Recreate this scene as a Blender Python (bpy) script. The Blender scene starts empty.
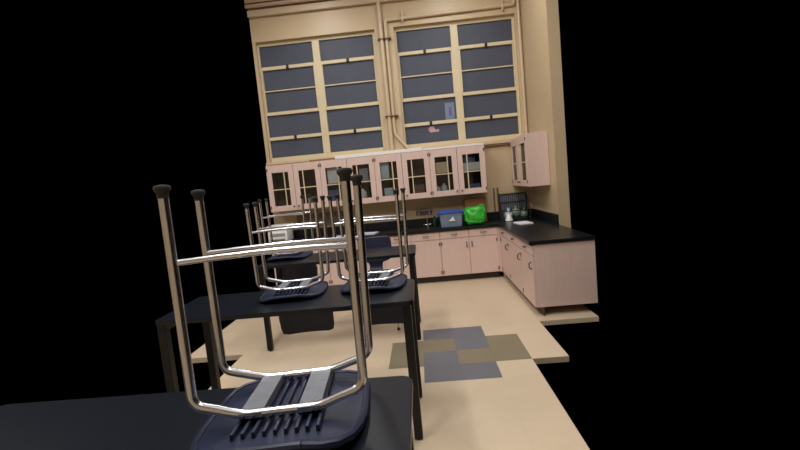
import bpy, bmesh, math, random
from mathutils import Vector, Matrix
random.seed(7)
S = bpy.context.scene
COL = S.collection
PI = math.pi

# ------------------------------------------------------------------ materials
def lin(c):
    c /= 255.0
    return c / 12.92 if c <= .04045 else ((c + .055) / 1.055) ** 2.4

def mat(name, rgb, rough=.5, metal=0.0, spec=.5, var=.0, scale=8.0, bump=0.0, stretch=(1, 1, 1), coat=0.0):
    m = bpy.data.materials.new(name); m.use_nodes = True
    nt = m.node_tree; b = nt.nodes['Principled BSDF']
    c = (lin(rgb[0]), lin(rgb[1]), lin(rgb[2]), 1)
    b.inputs['Base Color'].default_value = c
    b.inputs['Roughness'].default_value = rough
    b.inputs['Metallic'].default_value = metal
    b.inputs['Specular IOR Level'].default_value = spec
    b.inputs['Coat Weight'].default_value = coat
    tc = nt.nodes.new('ShaderNodeTexCoord'); mp = nt.nodes.new('ShaderNodeMapping')
    mp.inputs['Scale'].default_value = stretch
    nz = nt.nodes.new('ShaderNodeTexNoise'); nz.inputs['Scale'].default_value = scale
    nz.inputs['Detail'].default_value = 4
    nt.links.new(tc.outputs['Object'], mp.inputs['Vector']); nt.links.new(mp.outputs['Vector'], nz.inputs['Vector'])
    if var > 0:
        rp = nt.nodes.new('ShaderNodeValToRGB')
        rp.color_ramp.elements[0].position = .3; rp.color_ramp.elements[1].position = .7
        rp.color_ramp.elements[0].color = (c[0] * (1 - var), c[1] * (1 - var), c[2] * (1 - var), 1)
        rp.color_ramp.elements[1].color = (min(1, c[0] * (1 + var)), min(1, c[1] * (1 + var)), min(1, c[2] * (1 + var)), 1)
        nt.links.new(nz.outputs['Fac'], rp.inputs['Fac']); nt.links.new(rp.outputs['Color'], b.inputs['Base Color'])
    if bump > 0:
        bp = nt.nodes.new('ShaderNodeBump'); bp.inputs['Strength'].default_value = bump; bp.inputs['Distance'].default_value = .01
        nt.links.new(nz.outputs['Fac'], bp.inputs['Height']); nt.links.new(bp.outputs['Normal'], b.inputs['Normal'])
    return m

def glassmat(name, tint, refl=.08, rough=.02):
    m = bpy.data.materials.new(name); m.use_nodes = True
    nt = m.node_tree; nt.nodes.remove(nt.nodes['Principled BSDF'])
    out = nt.nodes['Material Output']
    t = nt.nodes.new('ShaderNodeBsdfTransparent'); t.inputs['Color'].default_value = (*tint, 1)
    g = nt.nodes.new('ShaderNodeBsdfGlossy'); g.inputs['Roughness'].default_value = rough
    f = nt.nodes.new('ShaderNodeFresnel'); f.inputs['IOR'].default_value = 1.45
    mx = nt.nodes.new('ShaderNodeMixShader')
    nt.links.new(f.outputs['Fac'], mx.inputs['Fac']); nt.links.new(t.outputs[0], mx.inputs[1]); nt.links.new(g.outputs[0], mx.inputs[2])
    nt.links.new(mx.outputs[0], out.inputs['Surface'])
    return m

def emat(name, rgb, strength):
    m = bpy.data.materials.new(name); m.use_nodes = True
    b = m.node_tree.nodes['Principled BSDF']
    b.inputs['Emission Color'].default_value = (*rgb, 1); b.inputs['Emission Strength'].default_value = strength
    return m

M = dict(
    wall=mat('cream_wall_paint', (197, 175, 141), .42, var=.03, scale=3, bump=.03),
    trim=mat('cream_trim_paint', (200, 179, 150), .4, var=.03, scale=5),
    pipe=mat('painted_pipe', (202, 180, 150), .38, var=.04, scale=9),
    pinkpipe=mat('mauve_painted_ledge', (196, 165, 148), .5, var=.05, scale=6),
    frame=mat('window_frame_paint', (212, 197, 162), .42, var=.03, scale=6),
    pane=mat('night_window_glass', (72, 77, 92), .5, spec=.35, var=.06, scale=2.5, stretch=(3, 1, .4)),
    lam=mat('pinkish_laminate', (216, 190, 180), .45, var=.035, scale=5, stretch=(10, 10, .7)),
    lam_shade_dark=mat('shade_lining_dark_box', (58, 54, 56), .6, var=.05),  # dark tone stands in for shade inside the cabinets; also a dark box
    toe=mat('toe_kick_rubber', (58, 50, 45), .6, var=.05),
    counter=mat('black_epoxy_resin', (22, 23, 28), .3, spec=.38, var=.1, scale=30),
    black=mat('black_table_laminate', (20, 24, 32), .3, spec=.32, var=.06, scale=25),
    legblk=mat('black_steel', (15, 17, 22), .4, spec=.3, var=.05, scale=20),
    navy=mat('navy_plastic', (28, 35, 58), .42, spec=.4, var=.06, scale=40, bump=.05),
    chrome=mat('chrome', (212, 215, 224), .25, metal=1.0, var=.03, scale=20),
    steel=mat('galvanised_steel_plate', (128, 131, 138), .5, metal=.55, var=.1, scale=45),
    rubber=mat('dark_rubber', (40, 40, 40), .7, var=.08, scale=40),
    hw=mat('dark_hardware', (96, 86, 82), .4, metal=.5, var=.05),
    latch=mat('black_latch', (40, 38, 38), .4, metal=.4),
    rust=mat('brown_clamp', (108, 82, 66), .6, metal=.2, var=.15, scale=40),
    white=mat('white_board', (236, 232, 228), .5, var=.02),
    brownwood=mat('brown_wood_strip', (128, 96, 62), .6, var=.12, scale=6, stretch=(1, 12, 12)),
    paper=mat('paper', (228, 226, 230), .8, var=.03),
    lilac=mat('lilac_paper', (205, 203, 226), .8, var=.05),
    bluelid=mat('blue_plastic', (56, 90, 165), .4, var=.05, scale=12),
    bluetub=mat('cloudy_blue_plastic', (116, 130, 156), .35, var=.12, scale=7),
    green=mat('green_plastic_bag', (52, 176, 48), .38, var=.12, scale=9, bump=.25),
    card=mat('cardboard', (140, 92, 66), .8, var=.08, scale=9),
    rack=mat('dark_rack_plastic', (40, 42, 46), .5, var=.08, scale=20),
    rackboard=mat('grey_rack_board', (112, 116, 122), .5, var=.1, scale=14),
    grayplastic=mat('grey_plastic', (150, 150, 150), .5, var=.08, scale=8),
    whiteplastic=mat('off_white_plastic', (238, 237, 235), .45, var=.05, scale=8),
    greenish=mat('pale_green_glassware', (120, 138, 124), .25, var=.1, scale=10),
    darkgreen=mat('dark_green_bottle', (24, 60, 44), .3, var=.1),
    blueitem=mat('slate_blue_box', (92, 110, 142), .6, var=.06),
    cyanitem=mat('pale_blue_jug', (200, 220, 224), .4, var=.05),
    tanitem=mat('tan_carton', (222, 202, 164), .7, var=.05),
    reditem=mat('dark_red_pot', (120, 48, 44), .5, var=.05),
    mottledbrown=mat('mottled_brown', (128, 106, 92), .7, var=.12, scale=12),
    pinkst=mat('pink_sticker', (196, 158, 164), .7, var=.08, scale=30),
    violet=mat('violet_print', (98, 92, 150), .7, var=.1, scale=12),
    cabglass=glassmat('cabinet_glass', (.93, .94, .95)),
    clear=glassmat('clear_glass', (.86, .9, .9)),
    ceil=mat('ceiling_paint', (226, 218, 204), .8, var=.02),
    lampbody=mat('lamp_housing', (225, 225, 220), .5, var=.02),
    lamp=emat('lamp_diffuser', (1, .97, .94), 4.0),
)

# ------------------------------------------------------------------ mesh helpers
def box(bm, x0, x1, y0, y1, z0, z1, bev=0.0, mi=0):
    vs = [bm.verts.new((x, y, z)) for x in (x0, x1) for y in (y0, y1) for z in (z0, z1)]
    q = [(0, 1, 3, 2), (4, 6, 7, 5), (0, 4, 5, 1), (2, 3, 7, 6), (0, 2, 6, 4), (1, 5, 7, 3)]
    fs = [bm.faces.new([vs[i] for i in f]) for f in q]
    for f in fs: f.material_index = mi
    if bev > 0:
        es = list({e for f in fs for e in f.edges})
        r = bmesh.ops.bevel(bm, geom=es, offset=bev, segments=2, affect='EDGES', profile=.6)
        for f in r['faces']: f.material_index = mi
    return bm

def fillet(pts, rad, n=6):
    pts = [Vector(p) for p in pts]; out = [pts[0]]
    for i in range(1, len(pts) - 1):
        a, b, c = pts[i - 1], pts[i], pts[i + 1]
        r = rad[i - 1] if isinstance(rad, (list, tuple)) else rad
        d1 = (a - b); d2 = (c - b); r = min(r, d1.length * .48, d2.length * .48)
        p, q = b + d1.normalized() * r, b + d2.normalized() * r
        for k in range(n + 1):
            t = k / n; out.append(p * (1 - t) ** 2 + b * 2 * t * (1 - t) + q * t * t)
    out.append(pts[-1]); return out

def tube(bm, pts, r, seg=12, cap=True):
    pts = [Vector(p) for p in pts]
    t0 = (pts[1] - pts[0]).normalized()
    up = Vector((0, 0, 1)) if abs(t0.z) < .9 else Vector((1, 0, 0))
    nrm = (up - t0 * up.dot(t0)).normalized(); prev = t0; rings = []
    for i, p in enumerate(pts):
        t = (pts[min(i + 1, len(pts) - 1)] - pts[max(i - 1, 0)]).normalized()
        nrm = (nrm - t * nrm.dot(t)).normalized(); bi = t.cross(nrm)
        rr = r[i] if isinstance(r, (list, tuple)) else r
        rings.append([bm.verts.new(p + (nrm * math.cos(a) + bi * math.sin(a)) * rr) for a in [2 * PI * k / seg for k in range(seg)]])
    for a, b in zip(rings, rings[1:]):
        for k in range(seg): bm.faces.new((a[k], a[(k + 1) % seg], b[(k + 1) % seg], b[k]))
    if cap:
        bm.faces.new(list(reversed(rings[0]))); bm.faces.new(rings[-1])
    return bm

def lathe(bm, prof, seg=20, at=(0, 0, 0), axis='z'):
    rings = []
    for r, h in prof:
        ring = []
        for k in range(seg):
            a = 2 * PI * k / seg
            p = (r * math.cos(a), r * math.sin(a), h)
            if axis == 'y': p = (p[0], h, p[1])
            if axis == 'x': p = (h, p[0], p[1])
            ring.append(bm.verts.new(Vector(p) + Vector(at)))
        rings.append(ring)
    for a, b in zip(rings, rings[1:]):
        for k in range(seg): bm.faces.new((a[k], a[(k + 1) % seg], b[(k + 1) % seg], b[k]))
    bm.faces.new(list(reversed(rings[0]))); bm.faces.new(rings[-1])
    return bm

def obj(name, bm, m, parent=None, smooth=None, solid=0.0, loc=None):
    bmesh.ops.recalc_face_normals(bm, faces=bm.faces[:])
    me = bpy.data.meshes.new(name); bm.to_mesh(me); bm.free()
    for mm in (m if isinstance(m, (list, tuple)) else [m]): me.materials.append(M[mm] if isinstance(mm, str) else mm)
    o = bpy.data.objects.new(name, me); COL.objects.link(o)
    if smooth:
        for p in me.polygons: p.use_smooth = True
        if smooth != 'all': me.set_sharp_from_angle(angle=math.radians(40))
    if solid:
        md = o.modifiers.new('thickness', 'SOLIDIFY'); md.thickness = solid; md.offset = 0
    if parent: o.parent = parent
    if loc: o.location = loc
    return o

NB = bmesh.new
def bx(*a, **k): return box(NB(), *a, **k)

def tag(o, label, cat, group=None):
    o['label'] = label; o['category'] = cat
    if group: o['group'] = group
    return o

def thing(name, label, cat, loc=(0, 0, 0), rz=0, group=None):
    o = bpy.data.objects.new(name, None); COL.objects.link(o)
    o.empty_display_size = .1; o.location = loc; o.rotation_euler = (0, 0, rz)
    return tag(o, label, cat, group)

def struct(name, bm, m, parent=None, **k):
    o = obj(name, bm, m, parent, **k)
    if not parent: o['kind'] = 'structure'
    return o

def dup(root, loc, rot, label, scale=1.0):
    r = root.copy(); COL.objects.link(r); r.location = loc; r.rotation_euler = rot; r.scale = (scale,) * 3
    r['label'] = label
    for ch in list(root.children):
        c = ch.copy(); COL.objects.link(c); c.parent = r
        for g in ch.children:
            d = g.copy(); COL.objects.link(d); d.parent = c
    return r

# ------------------------------------------------------------------ room
YW, XR, XL, ZC = 7.2, 2.2, -2.05, 4.8
T = .3048; Y0 = 3.3242               # near line of the tile pattern

# floor laid tile by tile (tile lines follow the coloured pinwheel)
fb = NB()
def fbox(x0, x1, y0, y1, mi):
    box(fb, x0, x1, y0, y1, -.05, 0, mi=mi)
blue = {(1, 0), (2, 0), (2, 1), (1, 2), (1, 3), (2, 3)}
olive = {(0, 1), (1, 1), (3, 1), (0, 2), (2, 2), (3, 2)}
fv = {}
def fvert(i, j):
    if (i, j) not in fv: fv[(i, j)] = fb.verts.new((i * T, Y0 + j * T, 0))
    return fv[(i, j)]
for j in range(-19, 13):
    i0, i1 = (-21, 8) if j < -5 else (-5, 4 if j < 1 else 5) if j < 3 else (-7, 5 if j < 4 else 7)
    for i in range(i0, i1):
        f = fb.faces.new((fvert(i, j), fvert(i + 1, j), fvert(i + 1, j + 1), fvert(i, j + 1)))
        c = (i, 3 - j)
        f.material_index = 1 if c in blue else 2 if c in olive else 0
r = bmesh.ops.extrude_face_region(fb, geom=fb.faces[:])
for v in [g for g in r['geom'] if isinstance(g, bmesh.types.BMVert)]: v.co.z = -.05
def tilemat(name, rgb, var, flec):
    m = mat(name, rgb, .33, var=var, scale=3.0)
    nt = m.node_tree; b = nt.nodes['Principled BSDF']
    geo = nt.nodes.new('ShaderNodeTexCoord'); sep = nt.nodes.new('ShaderNodeSeparateXYZ')
    nt.links.new(geo.outputs['Object'], sep.inputs[0])
    # thin joint lines on the 12 inch grid
    outs = []
    for ax, off in (('X', 0.0), ('Y', Y0)):
        a = nt.nodes.new('ShaderNodeMath'); a.operation = 'SUBTRACT'; a.inputs[1].default_value = off
        nt.links.new(sep.outputs[ax], a.inputs[0])
        p = nt.nodes.new('ShaderNodeMath'); p.operation = 'PINGPONG'; p.inputs[1].default_value = T / 2
        # pingpong peaks at T/2: joints where value is near 0 after doubling
        d = nt.nodes.new('ShaderNodeMath'); d.operation = 'FRACT'
        s = nt.nodes.new('ShaderNodeMath'); s.operation = 'DIVIDE'; s.inputs[1].default_value = T
        nt.links.new(a.outputs[0], s.inputs[0]); nt.links.new(s.outputs[0], d.inputs[0])
        c = nt.nodes.new('ShaderNodeMath'); c.operation = 'LESS_THAN'; c.inputs[1].default_value = .012
        nt.links.new(d.outputs[0], c.inputs[0]); outs.append(c)
        nt.nodes.remove(p)
    mxm = nt.nodes.new('ShaderNodeMath'); mxm.operation = 'MAXIMUM'
    nt.links.new(outs[0].outputs[0], mxm.inputs[0]); nt.links.new(outs[1].outputs[0], mxm.inputs[1])
    ml = nt.nodes.new('ShaderNodeMath'); ml.operation = 'MULTIPLY'; ml.inputs[1].default_value = flec
    nt.links.new(mxm.outputs[0], ml.inputs[0])
    mix = nt.nodes.new('ShaderNodeMixRGB'); mix.inputs['Color2'].default_value = (lin(rgb[0]) * .7, lin(rgb[1]) * .68, lin(rgb[2]) * .66, 1)
    src = b.inputs['Base Color'].links[0].from_socket
    nt.links.new(ml.outputs[0], mix.inputs['Fac']); nt.links.new(src, mix.inputs['Color1'])
    nt.links.new(mix.outputs[0], b.inputs['Base Color'])
    return m
struct('floor', fb, [tilemat('tan_vinyl_tile', (206, 187, 160), .03, .25), tilemat('blue_grey_vinyl_tile', (106, 107, 114), .05, .35), tilemat('olive_vinyl_tile', (130, 120, 97), .05, .35)])

# window openings in the back wall
W = [(-2.0, -.085), (.22, 2.11)]
ZB, ZT = 2.09, 4.0
wb = NB()
box(wb, XL, XR, YW, YW + .2, 0, ZB); box(wb, XL, XR, YW, YW + .2, ZT, ZC)
for a, b in ((XL, W[0][0]), (W[0][1], W[1][0]), (W[1][1], XR)): box(wb, a, b, YW, YW + .2, ZB, ZT)
struct('wall_back', wb, 'wall')
struct('wall_right', bx(XR, XR + .15, 5.9, YW + .2, 0, ZC), 'wall')
struct('wall_front', bx(-6.3, XR + .15, -2.6, -2.45, 0, ZC), 'wall')
struct('wall_left', bx(-6.3, -6.15, -2.45, 5.4, 0, ZC), 'wall')
cb = NB(); box(cb, XL, XR + .15, -2.6, YW + .2, ZC, ZC + .08); box(cb, -6.3, XL, -2.6, 5.4, ZC, ZC + .08)
struct('ceiling', cb, 'ceil')
# ledge moulding along the top of the window wall
t = NB(); box(t, XL, XR, YW - .07, YW, 4.37, 4.47, .008); box(t, XL, XR, YW - .13, YW, 4.56, 4.66, .008); struct('trim_1', t, 'trim')
struct('trim_2', bx(XL, XR, YW - .05, YW, 2.035, 2.09, .006), 'trim')     # window stool running under both windows
def ptube(pts, r, rad=.05): return tube(NB(), fillet(pts, rad), r, 12)

for wi, (a, b) in enumerate(W):
    n = f'window_{wi + 1}'
    yf = YW + .075
    k_ = (YW + .105) / YW; kx = lambda v: .405 + (v - .405) * k_; kz = lambda v: 1.585 + (v - 1.585) * k_
    fr = NB()
    mull = kx(-1.03 if wi == 0 else 1.15); hw = .058
    lo, hi = (-1.945, -.12) if wi == 0 else (.255, 2.048)
    lo, hi = kx(lo), kx(hi); P0, P1, P2, P3, P4, P5 = [kz(v) for v in (2.155, 2.46, 2.857, 3.213, 3.567, 3.915)]; h2 = .026; h1 = .008
    box(fr, a, lo, yf, yf + .07, ZB, ZT); box(fr, hi, b, yf, yf + .07, ZB, ZT)
    box(fr, lo, hi, yf, yf + .07, P5, ZT); box(fr, lo, hi, yf - .02, yf + .07, ZB, P0)
    w = struct(n, fr, 'frame')
    obj('mullion', bx(mull - hw, mull + hw, yf - .018, yf + .06, P0, P5, .006), 'frame', w)
    rl = NB()
    for (p, q) in ((lo, mull - hw), (mull + hw, hi)):
        for z0, z1 in ((P4 - h2, P4 + h2), (P2 - h2, P2 + h2), (P1 - h2, P1 + h2)): box(rl, p, q, yf - .006, yf + .05, z0, z1, .004)
        box(rl, p, q, yf + .002, yf + .05, P3 - h1, P3 + h1)
        # slim frame of the hinged middle sash
        box(rl, p, p + .016, yf - .012, yf + .04, P2 + h2, P4 - h2); box(rl, q - .016, q, yf - .012, yf + .04, P2 + h2, P4 - h2)
    obj('glazing_bars', rl, 'frame', w)
    pn = NB()
    for (p, q) in ((lo, mull - hw), (mull + hw, hi)):
        for z0, z1 in ((P4 + h2, P5), (P3 + h1, P4 - h2), (P2 + h2, P3 - h1), (P1 + h2, P2 - h2), (P0, P1 - h2)):
            box(pn, p, q, yf + .03, yf + .038, z0, z1)
    obj('windowpane', pn, 'pane', w)
    for (p, q) in ((lo, mull - hw), (mull + hw, hi)):
        for z in (P4, P1):
            l = NB(); xc = (p + q) / 2
            box(l, xc - .02, xc + .02, yf - .022, yf - .006, z - .035, z + .03, .004); box(l, xc - .012, xc + .012, yf - .042, yf - .022, z - .03, z + .012, .003)
            obj('latch', l, 'latch', w)

# pipes on the window wall
def clampobj(parent, x0, x1, z, y=YW):
    c = NB(); box(c, x0, x1, y - .075, y, z - .008, z + .008, .002)
    for x in (x0 + .02, (x0 + x1) / 2, x1 - .02): lathe(c, [(.012, y - .09), (.012, y - .075)], 8, (x, 0, z), 'y')
    obj('pipe_clamp', c, 'rust', parent)
p = obj('riser_pipe', tube(NB(), [(.02, YW - .035, 2.1), (.02, YW - .035, ZC)], .034), 'pipe', smooth=True)
tag(p, 'thick cream painted vertical pipe running up the pier between the two windows', 'pipe')
p = obj('conduit', ptube([(.28, YW - .03, 2.1), (.09, YW - .03, 2.34), (.1, YW - .03, 4.1), (2.1, YW - .03, 4.12), (2.1, YW - .03, 4.72)], .027), 'pipe', smooth=True)
tag(p, 'cream conduit bending around the upper left corner of the right window', 'pipe')
for z in (3.82, 2.63): clampobj(p, -.04, .17, z)
for x in (.37, 1.92):
    c = NB(); box(c, x - .012, x + .012, YW - .06, YW, 4.05, 4.21, .003); obj('pipe_clamp', c, 'pipe', p)
p = obj('corner_pipe', tube(NB(), [(2.16, YW - .03, 2.12), (2.16, YW - .03, ZC)], .024), 'pipe', smooth=True)
tag(p, 'cream vertical pipe in the corner right of the right window', 'pipe')
p = obj('overhead_pipe', tube(NB(), [(XL, YW - .105, 4.515), (XR, YW - .105, 4.515)], .03), 'pinkpipe', smooth=True)
tag(p, 'mauve horizontal pipe along the ledge at the top of the wall', 'pipe')
p = obj('low_pipe', ptube([(1.42, YW - .03, 2.0), (1.55, YW - .03, 2.01), (2.17, YW - .03, 2.015)], .013), 'brownwood', smooth=True)
tag(p, 'thin brown pipe under the right window leading to the corner cabinet', 'pipe')
for x, lb in ((1.585, 'left'), (1.645, 'right')):
    p = obj('wall_conduit', tube(NB(), [(x, YW - .02, .96), (x, YW - .02, 1.34)], .013), 'brownwood', smooth=True)
    tag(p, f'short thin brown conduit on the wall beside the drying rack, {lb} one of the pair', 'conduit', 'thin conduits beside the drying rack')
p = obj('window_notice', bx(.925, 1.075, YW + .098, YW + .104, 2.505, 2.77), 'bluetub'); tag(p, 'pale blue notice sheet stuck in the right window beside the mullion', 'notice')
obj('printed_panel', bx(.985, 1.03, YW + .0955, YW + .098, 2.56, 2.70), 'violet', p)
s = NB(); lathe(s, [(.052, YW + .098), (.055, YW + .1035)], 7, (.685, 0, 2.375), 'y'); box(s, .66, .80, YW + .0985, YW + .1035, 2.33, 2.365)
p = obj('sticker', s, 'pinkst'); tag(p, 'pinkish sticker low in the left part of the right window', 'sticker')

# ceiling lamps (above the picture, on the ceiling)
k = 0
for y, nm in ((1.0, 'nearest'), (3.3, 'middle'), (5.6, 'farthest')):
    for x, sd in ((-3.9, 'leftmost'), (-1.0, 'middle'), (1.15, 'right')):
        if sd == 'leftmost' and y > 5: continue  # leftmost lamps are added beyond the view for extra light and bounce
        l = thing('ceiling_light', f'unseen white fluorescent ceiling light, {sd} one of the {nm} row', 'light', (x, y, ZC), group='fluorescent ceiling lights')
        h = NB(); box(h, -.16, .16, -.65, .65, -.08, 0, .01); obj('housing', h, 'lampbody', l)
        h = NB(); box(h, -.14, .14, -.63, .63, -.1, -.08, .006); obj('diffuser', h, 'lamp', l)
        ld = bpy.data.lights.new('lamp_light', 'AREA'); ld.shape = 'RECTANGLE'; ld.size = .28; ld.size_y = 1.26
        ld.energy = 46 if y < 5 else 30; ld.color = (1, .975, .955)
        lo_ = bpy.data.objects.new('lamp_light', ld); COL.objects.link(lo_); lo_.location = (x, y, ZC - .11)

# ------------------------------------------------------------------ cabinets
def handle(parent, x, z, y, vertical=True, L=.08):
    h = NB()
    pts = [(x, y, z - L / 2), (x, y - .03, z - L / 2 + .012), (x, y - .03, z + L / 2 - .012), (x, y, z + L / 2)] if vertical else \
          [(x - L / 2, y, z), (x - L / 2 + .012, y - .03, z), (x + L / 2 - .012, y - .03, z), (x + L / 2, y, z)]
    tube(h, fillet(pts, .012, 4), .0065, 8); return obj('handle', h, 'hw', parent, smooth=True)

UW, UZ0, UZ1, UD = .85, 1.292, 2.02, .33
def wall_cabinet(loc, rz, label, w=UW, slim=False, D=UD):
    """wall cabinet seen from its front (local -y), x from 0 to w"""
    c = thing('wall_cabinet', label, 'cabinet', loc, rz, 'glass fronted wall cabinets')
    H = UZ1 - UZ0
    b = NB(); box(b, 0, .018, 0, D, 0, H); box(b, w - .018, w, 0, D, 0, H)
    box(b, .018, w - .018, 0, D, 0, .02); box(b, .018, w - .018, 0, D, H - .02, H)
    obj('cabinet_body', b, 'lam', c)
    obj('back_panel', bx(.018, w - .018, D - .012, D, .02, H - .02), 'lam_shade_dark', c)
    obj('shelf', bx(.018, w - .018, .03, D - .012, .345, .36), 'lam_shade_dark', c)
    n = 2
    for i in range(n):
        x0, x1 = i * w / n + .003, (i + 1) * w / n - .003
        gx0, gx1 = x0 + .078, x1 - .08
        z0, z1 = .004, H - .004; gz0, gz1 = .088, H - .118
        d = NB()
        box(d, x0, gx0, -.02, 0, z0, z1, .002); box(d, gx1, x1, -.02, 0, z0, z1, .002)
        box(d, gx0, gx1, -.02, 0, z0, gz0, .002); box(d, gx0, gx1, -.02, 0, gz1, z1, .002)
        door = obj('door', d, 'lam', c)
        obj('glass_pane', bx(gx0, gx1, -.008, -.004, gz0, gz1), 'cabglass', door)
        mb = NB(); vx = gx1 - .068 if i == 0 else gx0 + .068
        box(mb, vx - .008, vx + .008, -.018, -.009, gz0, gz1); box(mb, gx0, gx1, -.0175, -.009, (gz0 + gz1) / 2 - .012, (gz0 + gz1) / 2 + .002)
        obj('muntin', mb, 'frame', door)
        kx = x1 - .035 if i == 0 else x0 + .035
        kb = NB(); lathe(kb, [(.006, 0), (.006, -.012), (.013, -.016), (.014, -.024), (.008, -.03)], 10, (kx, -.02, .065), 'y')
        obj('knob', kb, 'hw', door, smooth=True)
        hx = x0 + .013 if i == 0 else x1 - .013
        for hz in (.07, H - .07):
            hb = NB(); box(hb, hx - .008, hx + .008, -.026, -.018, hz - .022, hz + .022, .002); lathe(hb, [(.005, hz - .024), (.005, hz + .024)], 8, (hx, -.026, 0)); obj('hinge', hb, 'hw', door)
    return c
cx = [.588, -.262, -1.112, -1.962]
clab = ['pink wood wall cabinet nearest the corner, above the blue tub and green bag',
        'pink wood wall cabinet under the pier between the windows, second from the corner',
        'pink wood wall cabinet holding white paper stacks, third from the corner',
        'pink wood wall cabinet at the left end of the row under the left window']
for x, lb in zip(cx, clab): wall_cabinet((x, YW - UD, UZ0), 0, lb)
# cabinets on the right-hand wall (faces -x)
wall_cabinet((1.915, 7.17, 1.345), -PI / 2, 'pink wood wall cabinet on the right wall in the corner above the drying rack', w=1.0, D=.28)

# boards lying on top of the cabinets
o = obj('foam_board', bx(-.86, .49, 6.85, 7.13, UZ1, UZ1 + .052, .004), 'white'); tag(o, 'long white foam board lying on the wall cabinets left of the pipe', 'board', 'white boards on the cabinets')
o = obj('foam_board', bx(.5, 1.43, 6.85, 7.13, UZ1, UZ1 + .028, .004), 'white'); tag(o, 'thin white board lying on the wall cabinet nearest the corner', 'board', 'white boards on the cabinets')
o = obj('wood_strip', bx(-1.28, -.87, 6.9, 6.96, UZ1, UZ1 + .03, .004), 'brownwood'); tag(o, 'brown wood strip lying on the wall cabinets left of the white board', 'board')
o = obj('wood_strip', bx(-1.95, -1.3, 6.92, 6.97, UZ1, UZ1 + .018, .004), 'brownwood'); tag(o, 'narrow light brown wood strip on the leftmost wall cabinet', 'board')

# base cabinets along the back wall
YF, BZ0, BZ1 = 6.6, .1, .785
def base_cabinet(loc, rz, label, w, ndoor, D=.59, drawers=None, group='base cabinets'):
    c = thing('base_cabinet', label, 'cabinet', loc, rz, group)
    b = NB(); box(b, 0, w, .02, D, BZ0, BZ1)
    obj('cabinet_body', b, 'lam', c); obj('toe_kick', bx(0, w, .085, .1, 0, BZ0), 'toe', c)
    dw = w / ndoor
    for i in range(ndoor):
        x0, x1 = i * dw + .004, (i + 1) * dw - .004
        d = obj('drawer', bx(x0, x1, 0, .019, .668, .776, .003), 'lam', c); handle(d, (x0 + x1) / 2, .725, 0, False)
        d = obj('door', bx(x0, x1, 0, .019, BZ0 + .004, .66, .003), 'lam', c)
        left_hinge = (i == 0) if ndoor == 2 else True
        handle(d, (x1 - .035) if left_hinge else (x0 + .035), .555, 0)
        hx = x0 + .013 if left_hinge else x1 - .013
        for hz in (.16, .59):
            hb = NB(); box(hb, hx - .008, hx + .008, -.007, 0, hz - .024, hz + .024, .002); obj('hinge', hb, 'hw', d)
    return c
blab = ['pink wood base cabinet under the blue tub and green bag', 'pink wood base cabinet under the faucet, right beside the table ends',
        'pink wood base cabinet behind the far table', 'pink wood base cabinet at the left end of the back counter']
for x, lb in zip((.64, -.22, -1.08, -1.94), blab): base_cabinet((x, YF, 0), 0, lb, .86, 2)
f = NB(); box(f, 1.5, 1.535, YF + .004, YF + .03, BZ0, BZ1); box(f, 1.525, 1.545, YF - .045, YF + .01, BZ0, BZ1); box(f, 1.56, 1.6, YF + .03, YF + .08, 0, BZ1)
o = obj('corner_filler', f, 'lam'); tag(o, 'narrow pink wood filler strip in the corner between the base cabinets', 'filler strip')
XF = 1.53
for y, w_, lb in ((6.55, .55, 'pink wood base cabinet on the right wall next to the corner'), (5.998, .75, 'pink wood base cabinet on the right wall, second from the corner'), (5.246, .55, 'pink wood base cabinet on the right wall nearest the camera')):
    base_cabinet((XF, y, 0), -PI / 2, lb, w_, 1, D=.66, group='base cabinets on the right wall')

# countertop: black L with backsplash
ct = NB()
prof = [(-1.96, 6.572), (1.5, 6.572), (1.5, 4.68), (2.195, 4.68), (2.195, 7.195), (-1.96, 7.195)]
lo_v = [ct.verts.new((x, y, BZ1)) for x, y in prof]; f = ct.faces.new(lo_v)
r = bmesh.ops.extrude_face_region(ct, geom=[f])
for v in [g for g in r['geom'] if isinstance(g, bmesh.types.BMVert)]: v.co.z = .825
bmesh.ops.bevel(ct, geom=ct.edges[:], offset=.004, segments=2, affect='EDGES')
o = obj('countertop', ct, 'counter'); tag(o, 'black resin countertop running along the back wall and around the corner', 'countertop')
o = obj('backsplash', bx(-1.96, 2.17, 7.175, 7.195, .826, .955, .004), 'counter'); tag(o, 'low black backsplash strip along the back wall behind the counter', 'backsplash')
o = obj('backsplash', bx(2.175, 2.195, 5.9, 7.195, .826, .955, .004), 'counter'); tag(o, 'low black backsplash strip on the right wall beside the drying rack', 'backsplash')

# ------------------------------------------------------------------ lab tables
HT, TT = .88, .028
def roundrect(x0, x1, y0, y1, r, n=6):
    pts = []
    for cx_, cy_, a0 in ((x1 - r, y1 - r, 0), (x0 + r, y1 - r, PI / 2), (x0 + r, y0 + r, PI), (x1 - r, y0 + r, 1.5 * PI)):
        for k in range(n + 1):
            a = a0 + PI / 2 * k / n; pts.append((cx_ + r * math.cos(a), cy_ + r * math.sin(a)))
    return pts
def slab(bm, pts, z0, z1, bev=.004):
    f = bm.faces.new([bm.verts.new((x, y, z0)) for x, y in pts])
    r = bmesh.ops.extrude_face_region(bm, geom=[f])
    top = [g for g in r['geom'] if isinstance(g, bmesh.types.BMVert)]
    for v in top: v.co.z = z1
    es = [e for e in bm.edges if abs(e.verts[0].co.z - e.verts[1].co.z) < 1e-6]
    bmesh.ops.bevel(bm, geom=es, offset=bev, segments=2, affect='EDGES')
    return bm
TL, TD = 1.6, .60
tb = thing('lab_table', 'black lab table nearest the camera, one upturned chair on it', 'table', (.318, .955, 0), 0, 'black lab tables')
obj('tabletop', slab(NB(), roundrect(-TL, 0, 0, TD, .045), HT - TT, HT), 'black', tb, smooth=True)
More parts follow.
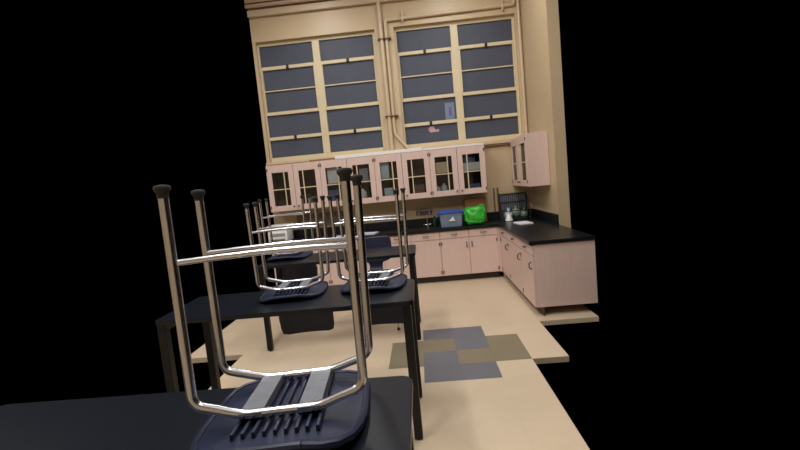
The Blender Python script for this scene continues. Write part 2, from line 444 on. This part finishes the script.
for x, y in ((-.02, .0), (-.02, TD), (-TL + .07, 0), (-TL + .07, TD)):
    l = NB(); ya = .012 if y == 0 else TD - .062
    box(l, x - .052, x, ya, ya + .05, .012, HT - TT, .004); lg = obj('leg', l, 'legblk', tb)
    g = NB(); lathe(g, [(.018, 0), (.02, .004), (.016, .012)], 12, (x - .026, ya + .025, 0)); obj('foot_glide', g, 'rubber', lg)
a = NB(); box(a, -TL + .07, -.07, TD - .05, TD - .03, HT - TT - .05, HT - TT); box(a, -.06, -.035, .06, TD - .06, HT - TT - .05, HT - TT); box(a, -TL + .03, -TL + .055, .06, TD - .06, HT - TT - .05, HT - TT)
obj('apron', a, 'legblk', tb)
t2 = dup(tb, (.308, 2.545, 0), (0, 0, 0), 'black lab table in the middle, two upturned chairs on it')
t3 = dup(tb, (.305, 4.245, 0), (0, 0, 0), 'black lab table farthest back, its right end beside the base cabinets')

# ------------------------------------------------------------------ tall chairs (modelled upturned: z runs from the seat towards the feet)
HXF, HXR, RY, RZ, LT, TR = .219, .229, .125, .058, .635, .0125
def shell(rows, nu=13):
    """rows: list of (half width, y, z, dish) ; lateral loft"""
    bm = NB(); prev = None
    for hw, y, z, dish in rows:
        cur = []
        for k in range(nu):
            u = -1 + 2 * k / (nu - 1); uu = math.sin(u * PI / 2)
            cur.append(bm.verts.new((hw * uu, y, z + dish * (1 - uu * uu))))
        if prev:
            for k in range(nu - 1): bm.faces.new((prev[k], prev[k + 1], cur[k + 1], cur[k]))
        prev = cur
    return bm
def make_chair(label):
    c = thing('tall_chair', label, 'chair', (0, 0, 0), 0, 'tall navy chairs on the lab tables')
    # seat: contact with the table at z=0, front lip (-y) curls towards the feet
    rows = [(.08, -.288, .034, .0), (.12, -.282, .026, .0), (.155, -.262, .018, .003), (.185, -.222, .011, .006), (.203, -.17, .008, .01), (.212, -.1, .005, .014),
            (.213, 0, .004, .017), (.212, .08, .004, .015), (.205, .14, .005, .01), (.185, .175, .006, .006), (.15, .195, .007, .003), (.12, .2, .007, .002)]
    s = shell(rows)
    for f in s.faces: f.smooth = True
    top = NB()
    seat = obj('seat', s, 'navy', c, smooth='all', solid=.008); top.free()
    rb = NB()
    for k in range(-4, 5):
        x = k * .026
        box(rb, x - .0045, x + .0045, -.2, .165, .012, .036, .002)
    obj('underside_ribs', rb, 'navy', seat)
    # raised rim of the shell
    rim = [(r[0], r[1], r[2]) for r in rows]
    pts = [(x, y, z) for x, y, z in rim] + [(-x, y, z) for x, y, z in reversed(rim)]
    pts.append(pts[0]); obj('rim', tube(NB(), pts, .011, 8), 'navy', seat, smooth=True)
    # backrest with narrow neck: beyond +y, hanging to -z
    rows = [(.085, .17, .004, .002), (.082, .205, .002, 0), (.08, .232, -.018, 0), (.08, .248, -.055, 0), (.09, .256, -.09, 0), (.15, .262, -.11, 0),
            (.195, .267, -.135, 0), (.21, .275, -.2, 0), (.208, .285, -.27, 0), (.205, .295, -.35, 0), (.195, .3, -.39, 0), (.16, .302, -.404, 0)]
    bm = NB(); prev = None; nu = 13
    for hw, y, z, _ in rows:
        cur = []
        for k in range(nu):
            u = -1 + 2 * k / (nu - 1); uu = math.sin(u * PI / 2)
            bow = .035 * max(0, min(1, (-.09 - z) / .05)) * (1 - (hw * uu / .21) ** 2)
            cur.append(bm.verts.new((hw * uu, y + bow - (.02 if bow > 0 else 0), z)))
        if prev:
            for k in range(nu - 1): bm.faces.new((prev[k], prev[k + 1], cur[k + 1], cur[k]))
        prev = cur
    obj('backrest', bm, 'navy', c, smooth='all', solid=.01)
    for sy in (-1, 1):
        y = RY * sy; HX = HXF if sy < 0 else HXR; SPL = .008 if sy < 0 else .015
        rl = NB(); tube(rl, fillet([(-HX + .055, y, RZ + .012), (-.1, y, RZ - .01), (.1, y, RZ - .01), (HX - .055, y, RZ + .012)], .03), TR, 12)
        obj('seat_rail', rl, 'chrome', c, smooth=True)
        for sx in (-1, 1):
            pts = fillet([(sx * (HX - .06), y, RZ + .01), (sx * HX, y, RZ + .028), (sx * (HX + SPL), y + .006 * sy, LT)], .042, 8)
            lg = obj('leg', tube(NB(), pts, TR, 14), 'chrome', c, smooth=True)
            x, yy = sx * (HX + SPL), y + .006 * sy
            cp = NB(); lathe(cp, [(.0138, LT - .016), (.0145, LT - .002), (.019, LT + .003), (.0208, LT + .010), (.018, LT + .016), (.008, LT + .018)], 16, (x, yy, 0))
            obj('foot_cap', cp, 'rubber', lg, smooth=True)
        fx = HX + SPL * (.455 - RZ) / (LT - RZ)
        fb_ = NB(); tube(fb_, [(-fx, y, .455), (-fx * .5, y - .006 * sy, .459), (0, y - .008 * sy, .461), (fx * .5, y - .006 * sy, .459), (fx, y, .455)], .0082, 10)
        obj('footrest_bar', fb_, 'chrome', c, smooth=True)
    for sx in (-1, 1):
        p = NB(); x = sx * .075
        box(p, x - .03, x + .03, -RY - .012, RY + .012, RZ - .012, RZ - .002, .002); box(p, x - .03, x - .026, -RY, RY, RZ - .026, RZ - .01); box(p, x + .026, x + .03, -RY, RY, RZ - .026, RZ - .01)
        obj('mounting_bracket', p, 'steel', c)
    return c
rad = math.radians
ch = make_chair('navy chair with chrome legs upturned on the nearest table, largest and closest')
ch.location = (-.075, 1.36, HT + .008); ch.rotation_euler = (rad(-3), 0, rad(5.5)); ch.scale = (1.14,) * 3
up = (0, 0, 0)
dup(ch, (.03, 3.075, HT + .004), (0, 0, rad(-4)), 'navy chair with chrome legs upturned on the right end of the middle table')
dup(ch, (-.535, 3.03, HT + .004), (0, 0, rad(5)), 'navy chair with chrome legs upturned on the left of the middle table')
dup(ch, (-1.07, 4.74, HT + .004), (0, 0, rad(1)), 'navy chair with chrome legs upturned on the far left table')
c5 = dup(ch, (-.17, 4.74, (LT + .018) * .93), (0, PI, 0), 'navy chair standing upright on the floor behind the farthest table', .93)

# ------------------------------------------------------------------ things on the counter
CZ = .825
t = thing('storage_tub', 'cloudy blue plastic storage tub with a blue lid on the back counter', 'tub', (.835, 6.76, CZ))
b = NB()
def taper(bm, hx0, hy0, hx1, hy1, z0, z1, bev=.012):
    v = [bm.verts.new((sx * hx, sy * hy, z)) for hx, hy, z in ((hx0, hy0, z0), (hx1, hy1, z1)) for sx, sy in ((-1, -1), (1, -1), (1, 1), (-1, 1))]
    for q in ((3, 2, 1, 0), (4, 5, 6, 7), (0, 1, 5, 4), (1, 2, 6, 5), (2, 3, 7, 6), (3, 0, 4, 7)): bm.faces.new([v[i] for i in q])
    bmesh.ops.bevel(bm, geom=bm.edges[:], offset=bev, segments=3, affect='EDGES'); return bm
obj('tub_body', taper(b, .155, .12, .172, .135, 0, .225), 'bluetub', t, smooth=True)
l = NB(); box(l, -.184, .184, -.148, .148, .215, .245, .008); box(l, -.15, .15, -.115, .115, .245, .258, .006); obj('lid', l, 'bluelid', t, smooth=True)
for sx in (-1, 1): obj('lid_clip', bx(sx * .187 - .012, sx * .187 + .012, -.04, .04, .17, .24, .004), 'bluelid', t)
lb = NB(); v = [lb.verts.new(p) for p in ((-.03, -.139, .105), (.05, -.139, .105), (.028, -.141, .17))]; lb.faces.new(v)
r = bmesh.ops.extrude_face_region(lb, geom=lb.faces[:])
for g in r['geom']:
    if isinstance(g, bmesh.types.BMVert): g.co.y -= .004
box(lb, -.035, .055, -.144, -.138, .098, .118); obj('label_sticker', lb, 'paper', t)

def bag():
    bm = NB(); bmesh.ops.create_icosphere(bm, subdivisions=4, radius=1)
    rnd = random.Random(4)
    for v in bm.verts:
        x, y, z = v.co
        f = lambda q, e: math.copysign(abs(q) ** e, q)
        X, Y, Z = f(x, .62) * .165, f(y, .7) * .12, (f(z, .55) + 1) * .125
        w = .5 + .5 * z
        X *= 1 - .10 * w + .03 * math.sin(9 * z + 4 * x); Y *= 1 - .15 * w
        n = .008 * math.sin(14 * x + 6 * z) + .007 * math.sin(11 * z - 9 * y + 3 * x) + .006 * math.sin(23 * x - 17 * z)
        Z += .025 * (x > 0) * max(0, z) * x + n * .6 * (z > -.7)
        v.co = (X + n * y, Y + n * (1 if y > 0 else -1), max(0, Z))
    return bm
t = thing('carrier_bag', 'bright green plastic bag slumped on the counter right of the blue tub', 'bag', (1.205, 6.80, CZ)); t.scale = (1.1, 1.1, 1.08)
bb = obj('bag_body', bag(), 'green', t, smooth='all')
for sx, h in ((-1, .24), (1, .27)):
    k = NB(); tube(k, fillet([(sx * .1 - .04, -.03, .2), (sx * .1 - .03, -.04, h), (sx * .1 + .03, -.04, h), (sx * .1 + .045, -.03, .2)], .03, 5), .009, 8); obj('bag_handle', k, 'green', t, smooth=True)
b = NB(); box(b, -.165, .165, -.07, .07, 0, .385, .003); box(b, -.165, .165, -.0715, -.07, .30, .31); 
o = obj('cardboard_carton', b, 'card', loc=(1.255, 7.07, CZ)); tag(o, 'brown cardboard carton standing behind the green bag', 'box')

# drying rack in the corner
t = thing('drying_rack', 'dark wire drying rack with glassware in the corner of the counter', 'rack', (1.865, 7.0, CZ))
fr = NB()
for z in (.02, .14, .27, .40):
    tube(fr, [(-.215, .13, z), (.215, .13, z)], .008, 8); tube(fr, [(-.215, -.08, z), (.215, -.08, z)], .007, 8) if z < .15 else None
for x in (-.215, .215):
    tube(fr, [(x, .13, .0), (x, .13, .42)], .009, 8); tube(fr, [(x, -.08, .02), (x, .13, .02)], .008, 8); tube(fr, [(x, -.08, 0), (x, -.08, .15)], .008, 8); tube(fr, [(x, -.08, .15), (x, .13, .40)], .007, 8)
obj('frame', fr, 'rack', t, smooth=True)
w = NB()
for k in range(13):
    x = -.2 + k * .4 / 12; tube(w, [(x, -.08, .02), (x, .125, .02), (x, .125, .42)], .0045, 6)
obj('wires', w, 'rack', t)
obj('back_board', bx(-.21, .21, .142, .15, .01, .405, .002), 'rackboard', t)
def flask(x, y, z, s, m, label, cat='flask'):
    b = NB(); lathe(b, [(.045 * s, 0), (.052 * s, .008 * s), (.05 * s, .03 * s), (.022 * s, .085 * s), (.016 * s, .1 * s), (.016 * s, .125 * s), (.02 * s, .13 * s)], 16)
    o = obj('flask', b, m, smooth=True, loc=(x, y, z)); return tag(o, label, cat, 'glassware at the drying rack')
def globe(x, y, z, s, m, label):
    b = NB(); lathe(b, [(.02 * s, 0), (.05 * s, .015 * s), (.066 * s, .05 * s), (.066 * s, .075 * s), (.05 * s, .11 * s), (.022 * s, .13 * s), (.02 * s, .17 * s), (.026 * s, .175 * s)], 18)
    o = obj('round_flask', b, m, smooth=True, loc=(x, y, z)); return tag(o, label, 'flask', 'glassware at the drying rack')
globe(1.885, 7.03, CZ + .0248, 1.1, 'greenish', 'round pale green flask in the middle of the dark drying rack')
globe(2.0, 6.965, CZ + .0248, .9, 'greenish', 'smaller pale green flask at the right of the drying rack')
globe(1.755, 6.97, CZ + .0248, .95, 'cyanitem', 'pale blue round flask at the left of the drying rack')
flask(1.725, 6.80, CZ, 1.1, 'whiteplastic', 'whitish flask standing on the counter in front of the rack')
p = NB()
for k in range(7): box(p, -.1 + .002 * (k % 3), .1 + .002 * (k % 2), -.15, .15, k * .002, k * .002 + .0019)
o = obj('paper_stack', p, 'paper', loc=(1.83, 6.36, CZ)); o.rotation_euler.z = .1; tag(o, 'stack of white paper on the right counter in front of the drying rack', 'paper')

# faucet, valve plate, bottle near the sink
t = thing('faucet', 'small chrome gooseneck faucet on the back counter left of the blue tub', 'faucet', (.478, 7.05, CZ))
b = NB(); lathe(b, [(.026, 0), (.026, .008), (.014, .016), (.012, .05)], 14); obj('faucet_base', b, 'chrome', t, smooth=True)
obj('spout', tube(NB(), fillet([(0, 0, .03), (0, 0, .2), (0, -.1, .2), (0, -.1, .15)], .045, 8), .008, 10), 'chrome', t, smooth=True)
for sx in (-1, 1):
    b = NB(); tube(b, [(0, 0, .03), (sx * .05, 0, .04)], .006, 8); lathe(b, [(.014, -.012), (.014, .012)], 10, (sx * .055, 0, .042)); obj('tap_handle', b, 'chrome', t)
t = thing('valve_manifold', 'brownish valve fitting with two taps on the wall above the faucet', 'valve', (.44, 7.2, 1.05))
obj('backplate', bx(-.13, .13, -.012, 0, -.05, .06, .004), 'mottledbrown', t)
b = NB(); tube(b, [(-.13, -.04, .03), (.13, -.04, .03)], .013, 10); tube(b, [(0, 0, .03), (0, -.05, .03)], .014, 10); obj('manifold_pipe', b, 'grayplastic', t, smooth=True)
for x in (-.085, .085):
    b = NB(); tube(b, [(x, -.04, .03), (x, -.09, .0), (x, -.1, -.05)], .009, 8); lathe(b, [(.022, .035), (.026, .045), (.022, .055)], 10, (x, -.045, 0)); obj('tap', b, 'grayplastic', t, smooth=True)
def bottle(x, y, z, r, h, m, label, group=None, name='bottle', cat='bottle'):
    b = NB(); lathe(b, [(r * .9, 0), (r, .01), (r, h * .62), (r * .9, h * .7), (r * .38, h * .8), (r * .36, h * .9)], 16)
    o = obj(name, b, m, smooth=True, loc=(x, y, z)); tag(o, label, cat, group)
    c = NB(); lathe(c, [(r * .42, h * .9), (r * .42, h), (r * .3, h)], 12); obj('cap', c, 'rubber', o); return o
bottle(.6, 7.08, CZ, .04, .16, 'darkgreen', 'dark green bottle between the faucet and the blue tub')

# grey-white appliance at the left end of the counter
t = thing('printer', 'grey-white boxy printer at the left end of the back counter', 'printer', (-1.83, 6.86, CZ))
b = NB(); box(b, -.17, .13, -.17, .17, 0, .17, .012); box(b, -.165, .125, -.15, .17, .17, .235, .015); obj('printer_body', b, 'whiteplastic', t, smooth=True)
obj('top_cover', bx(-.18, .14, -.175, .17, .235, .262, .006), 'white', t)
obj('paper_tray', bx(-.13, .09, -.24, -.165, .045, .06, .003), 'grayplastic', t); obj('front_panel', bx(-.14, .1, -.1745, -.168, .09, .14, .002), 'grayplastic', t)
# papers and small box right of it
p = NB()
for k in range(5): box(p, -.13 + .004 * (k % 3), .11 + .003 * (k % 2), -.1, .1, k * .004, k * .004 + .0038)
o = obj('paper_stack', p, 'lilac', loc=(-.42, 6.74, CZ)); o.rotation_euler.z = -.25; tag(o, 'stack of lilac-white papers on the back counter behind the upright chair', 'paper')
p = NB()
for k in range(4): box(p, -.13, .1 + .003 * (k % 2), -.09, .09, k * .004, k * .004 + .0038)
o = obj('paper_stack', p, 'lilac', loc=(-.86, 6.72, CZ)); o.rotation_euler.z = .2; tag(o, 'low stack of white papers on the counter left of the nearest chair leg', 'paper')
b = bx(-1.66, -.78, YW - .022, YW - .001, .98, 1.2, .004); o = obj('brown_panel', b, 'mottledbrown'); tag(o, 'brown panel on the wall beneath the two leftmost wall cabinets', 'board')  # flat brown panel covering this stretch of wall

# ------------------------------------------------------------------ contents of the wall cabinets
ZS0, ZS1 = UZ0 + .02, UZ0 + .36
G = 'things kept in the wall cabinets'
def cbox(x0, x1, y0, z0, h, m, label, name='carton', cat='box', d=.12):
    o = bx(x0, x1, y0, y0 + d, z0, z0 + h, .003); o = obj(name, o, m); tag(o, label, cat, G); return o
yb = YW - UD + .05
cbox(1.1, 1.38, yb, ZS1, .12, 'whiteplastic', 'white carton on the upper shelf of the cabinet nearest the corner')
cbox(1.12, 1.3, yb + .05, ZS1 + .12, .09, 'blueitem', 'slate blue box lying on the white carton in the cabinet nearest the corner', d=.1)
cbox(1.16, 1.34, yb, ZS0, .13, 'blueitem', 'slate blue box on the lower shelf of the cabinet nearest the corner')
cbox(.68, .86, yb, ZS1, .17, 'tanitem', 'tan carton on the upper shelf left half of the corner-side cabinet')
bottle(.79, yb + .05, ZS0, .05, .2, 'cyanitem', 'pale jug on the lower shelf below the tan carton', G, 'jug', 'jug')
bottle(.695, yb + .06, ZS0, .035, .16, 'whiteplastic', 'white bottle left of the pale jug on the lower cabinet shelf', G)
cbox(-.19, -.05, yb, ZS1, .26, 'cyanitem', 'tall pale blue folder box on the upper shelf of the second cabinet from the corner', d=.2)
cbox(-.15, -.02, yb, ZS0, .19, 'cyanitem', 'pale blue box on the lower shelf of the second cabinet from the corner')
cbox(.28, .48, yb + .1, ZS0, .2, 'mottledbrown', 'brown box on the lower shelf right half of the second cabinet')
cbox(-1.02, -.86, yb, ZS1, .27, 'whiteplastic', 'white binder box on the upper shelf of the third cabinet', d=.2)
cbox(-1.03, -.82, yb, ZS0, .24, 'blueitem', 'slate blue box on the lower shelf left half of the third cabinet')
cbox(-.52, -.38, yb + .02, ZS1, .19, 'grayplastic', 'grey box on the upper shelf right half of the third cabinet')
bottle(-.49, yb + .05, ZS0, .06, .24, 'whiteplastic', 'white jug on the lower shelf behind the shorter near chair leg', G, 'jug', 'jug')
b = NB(); lathe(b, [(.03, 0), (.042, .07), (.045, .08)], 14); o = obj('pot', b, 'reditem', loc=(-.385, yb + .03, ZS0)); tag(o, 'small dark red pot right of the white jug on the lower shelf', 'pot', G)
cbox(-1.38, -1.28, yb + .04, ZS0, .17, 'greenish', 'greenish box on the lower shelf of the leftmost cabinet')
cbox(-1.86, -1.72, yb + .06, ZS0, .15, 'lam_shade_dark', 'dark box on the lower shelf at the left end of the cabinets')

# ------------------------------------------------------------------ camera, world, view
f, pitch, yaw, roll, cxm, czm = 441.323707, 9.77969058e-02, 5.22623221e-02, -9.53313465e-02, 4.04891108e-01, 1.58501110
cp, sp_, cy, sy = math.cos(pitch), math.sin(pitch), math.cos(yaw), math.sin(yaw)
F = Vector((-sy * cp, cy * cp, -sp_)); Rt = Vector((cy, sy, 0)); U = Rt.cross(F)
c, s = math.cos(roll), math.sin(roll)
R2 = Rt * c + U * s; U2 = -Rt * s + U * c
cam = bpy.data.cameras.new('camera'); co = bpy.data.objects.new('camera', cam); COL.objects.link(co)
cam.sensor_width = 36; cam.sensor_fit = 'HORIZONTAL'; cam.lens = 36 * f / 800; cam.clip_start = .02
B = -F
co.matrix_world = Matrix(((R2.x, U2.x, B.x, cxm), (R2.y, U2.y, B.y, 0), (R2.z, U2.z, B.z, czm), (0, 0, 0, 1)))
S.camera = co
w = bpy.data.worlds.new('world'); S.world = w; w.use_nodes = True
w.node_tree.nodes['Background'].inputs[0].default_value = (0, 0, 0, 1); w.node_tree.nodes['Background'].inputs[1].default_value = 0
S.view_settings.view_transform = 'Standard'; S.view_settings.look = 'None'; S.view_settings.gamma = 1; S.view_settings.use_curve_mapping = False
S.view_settings.exposure = 0
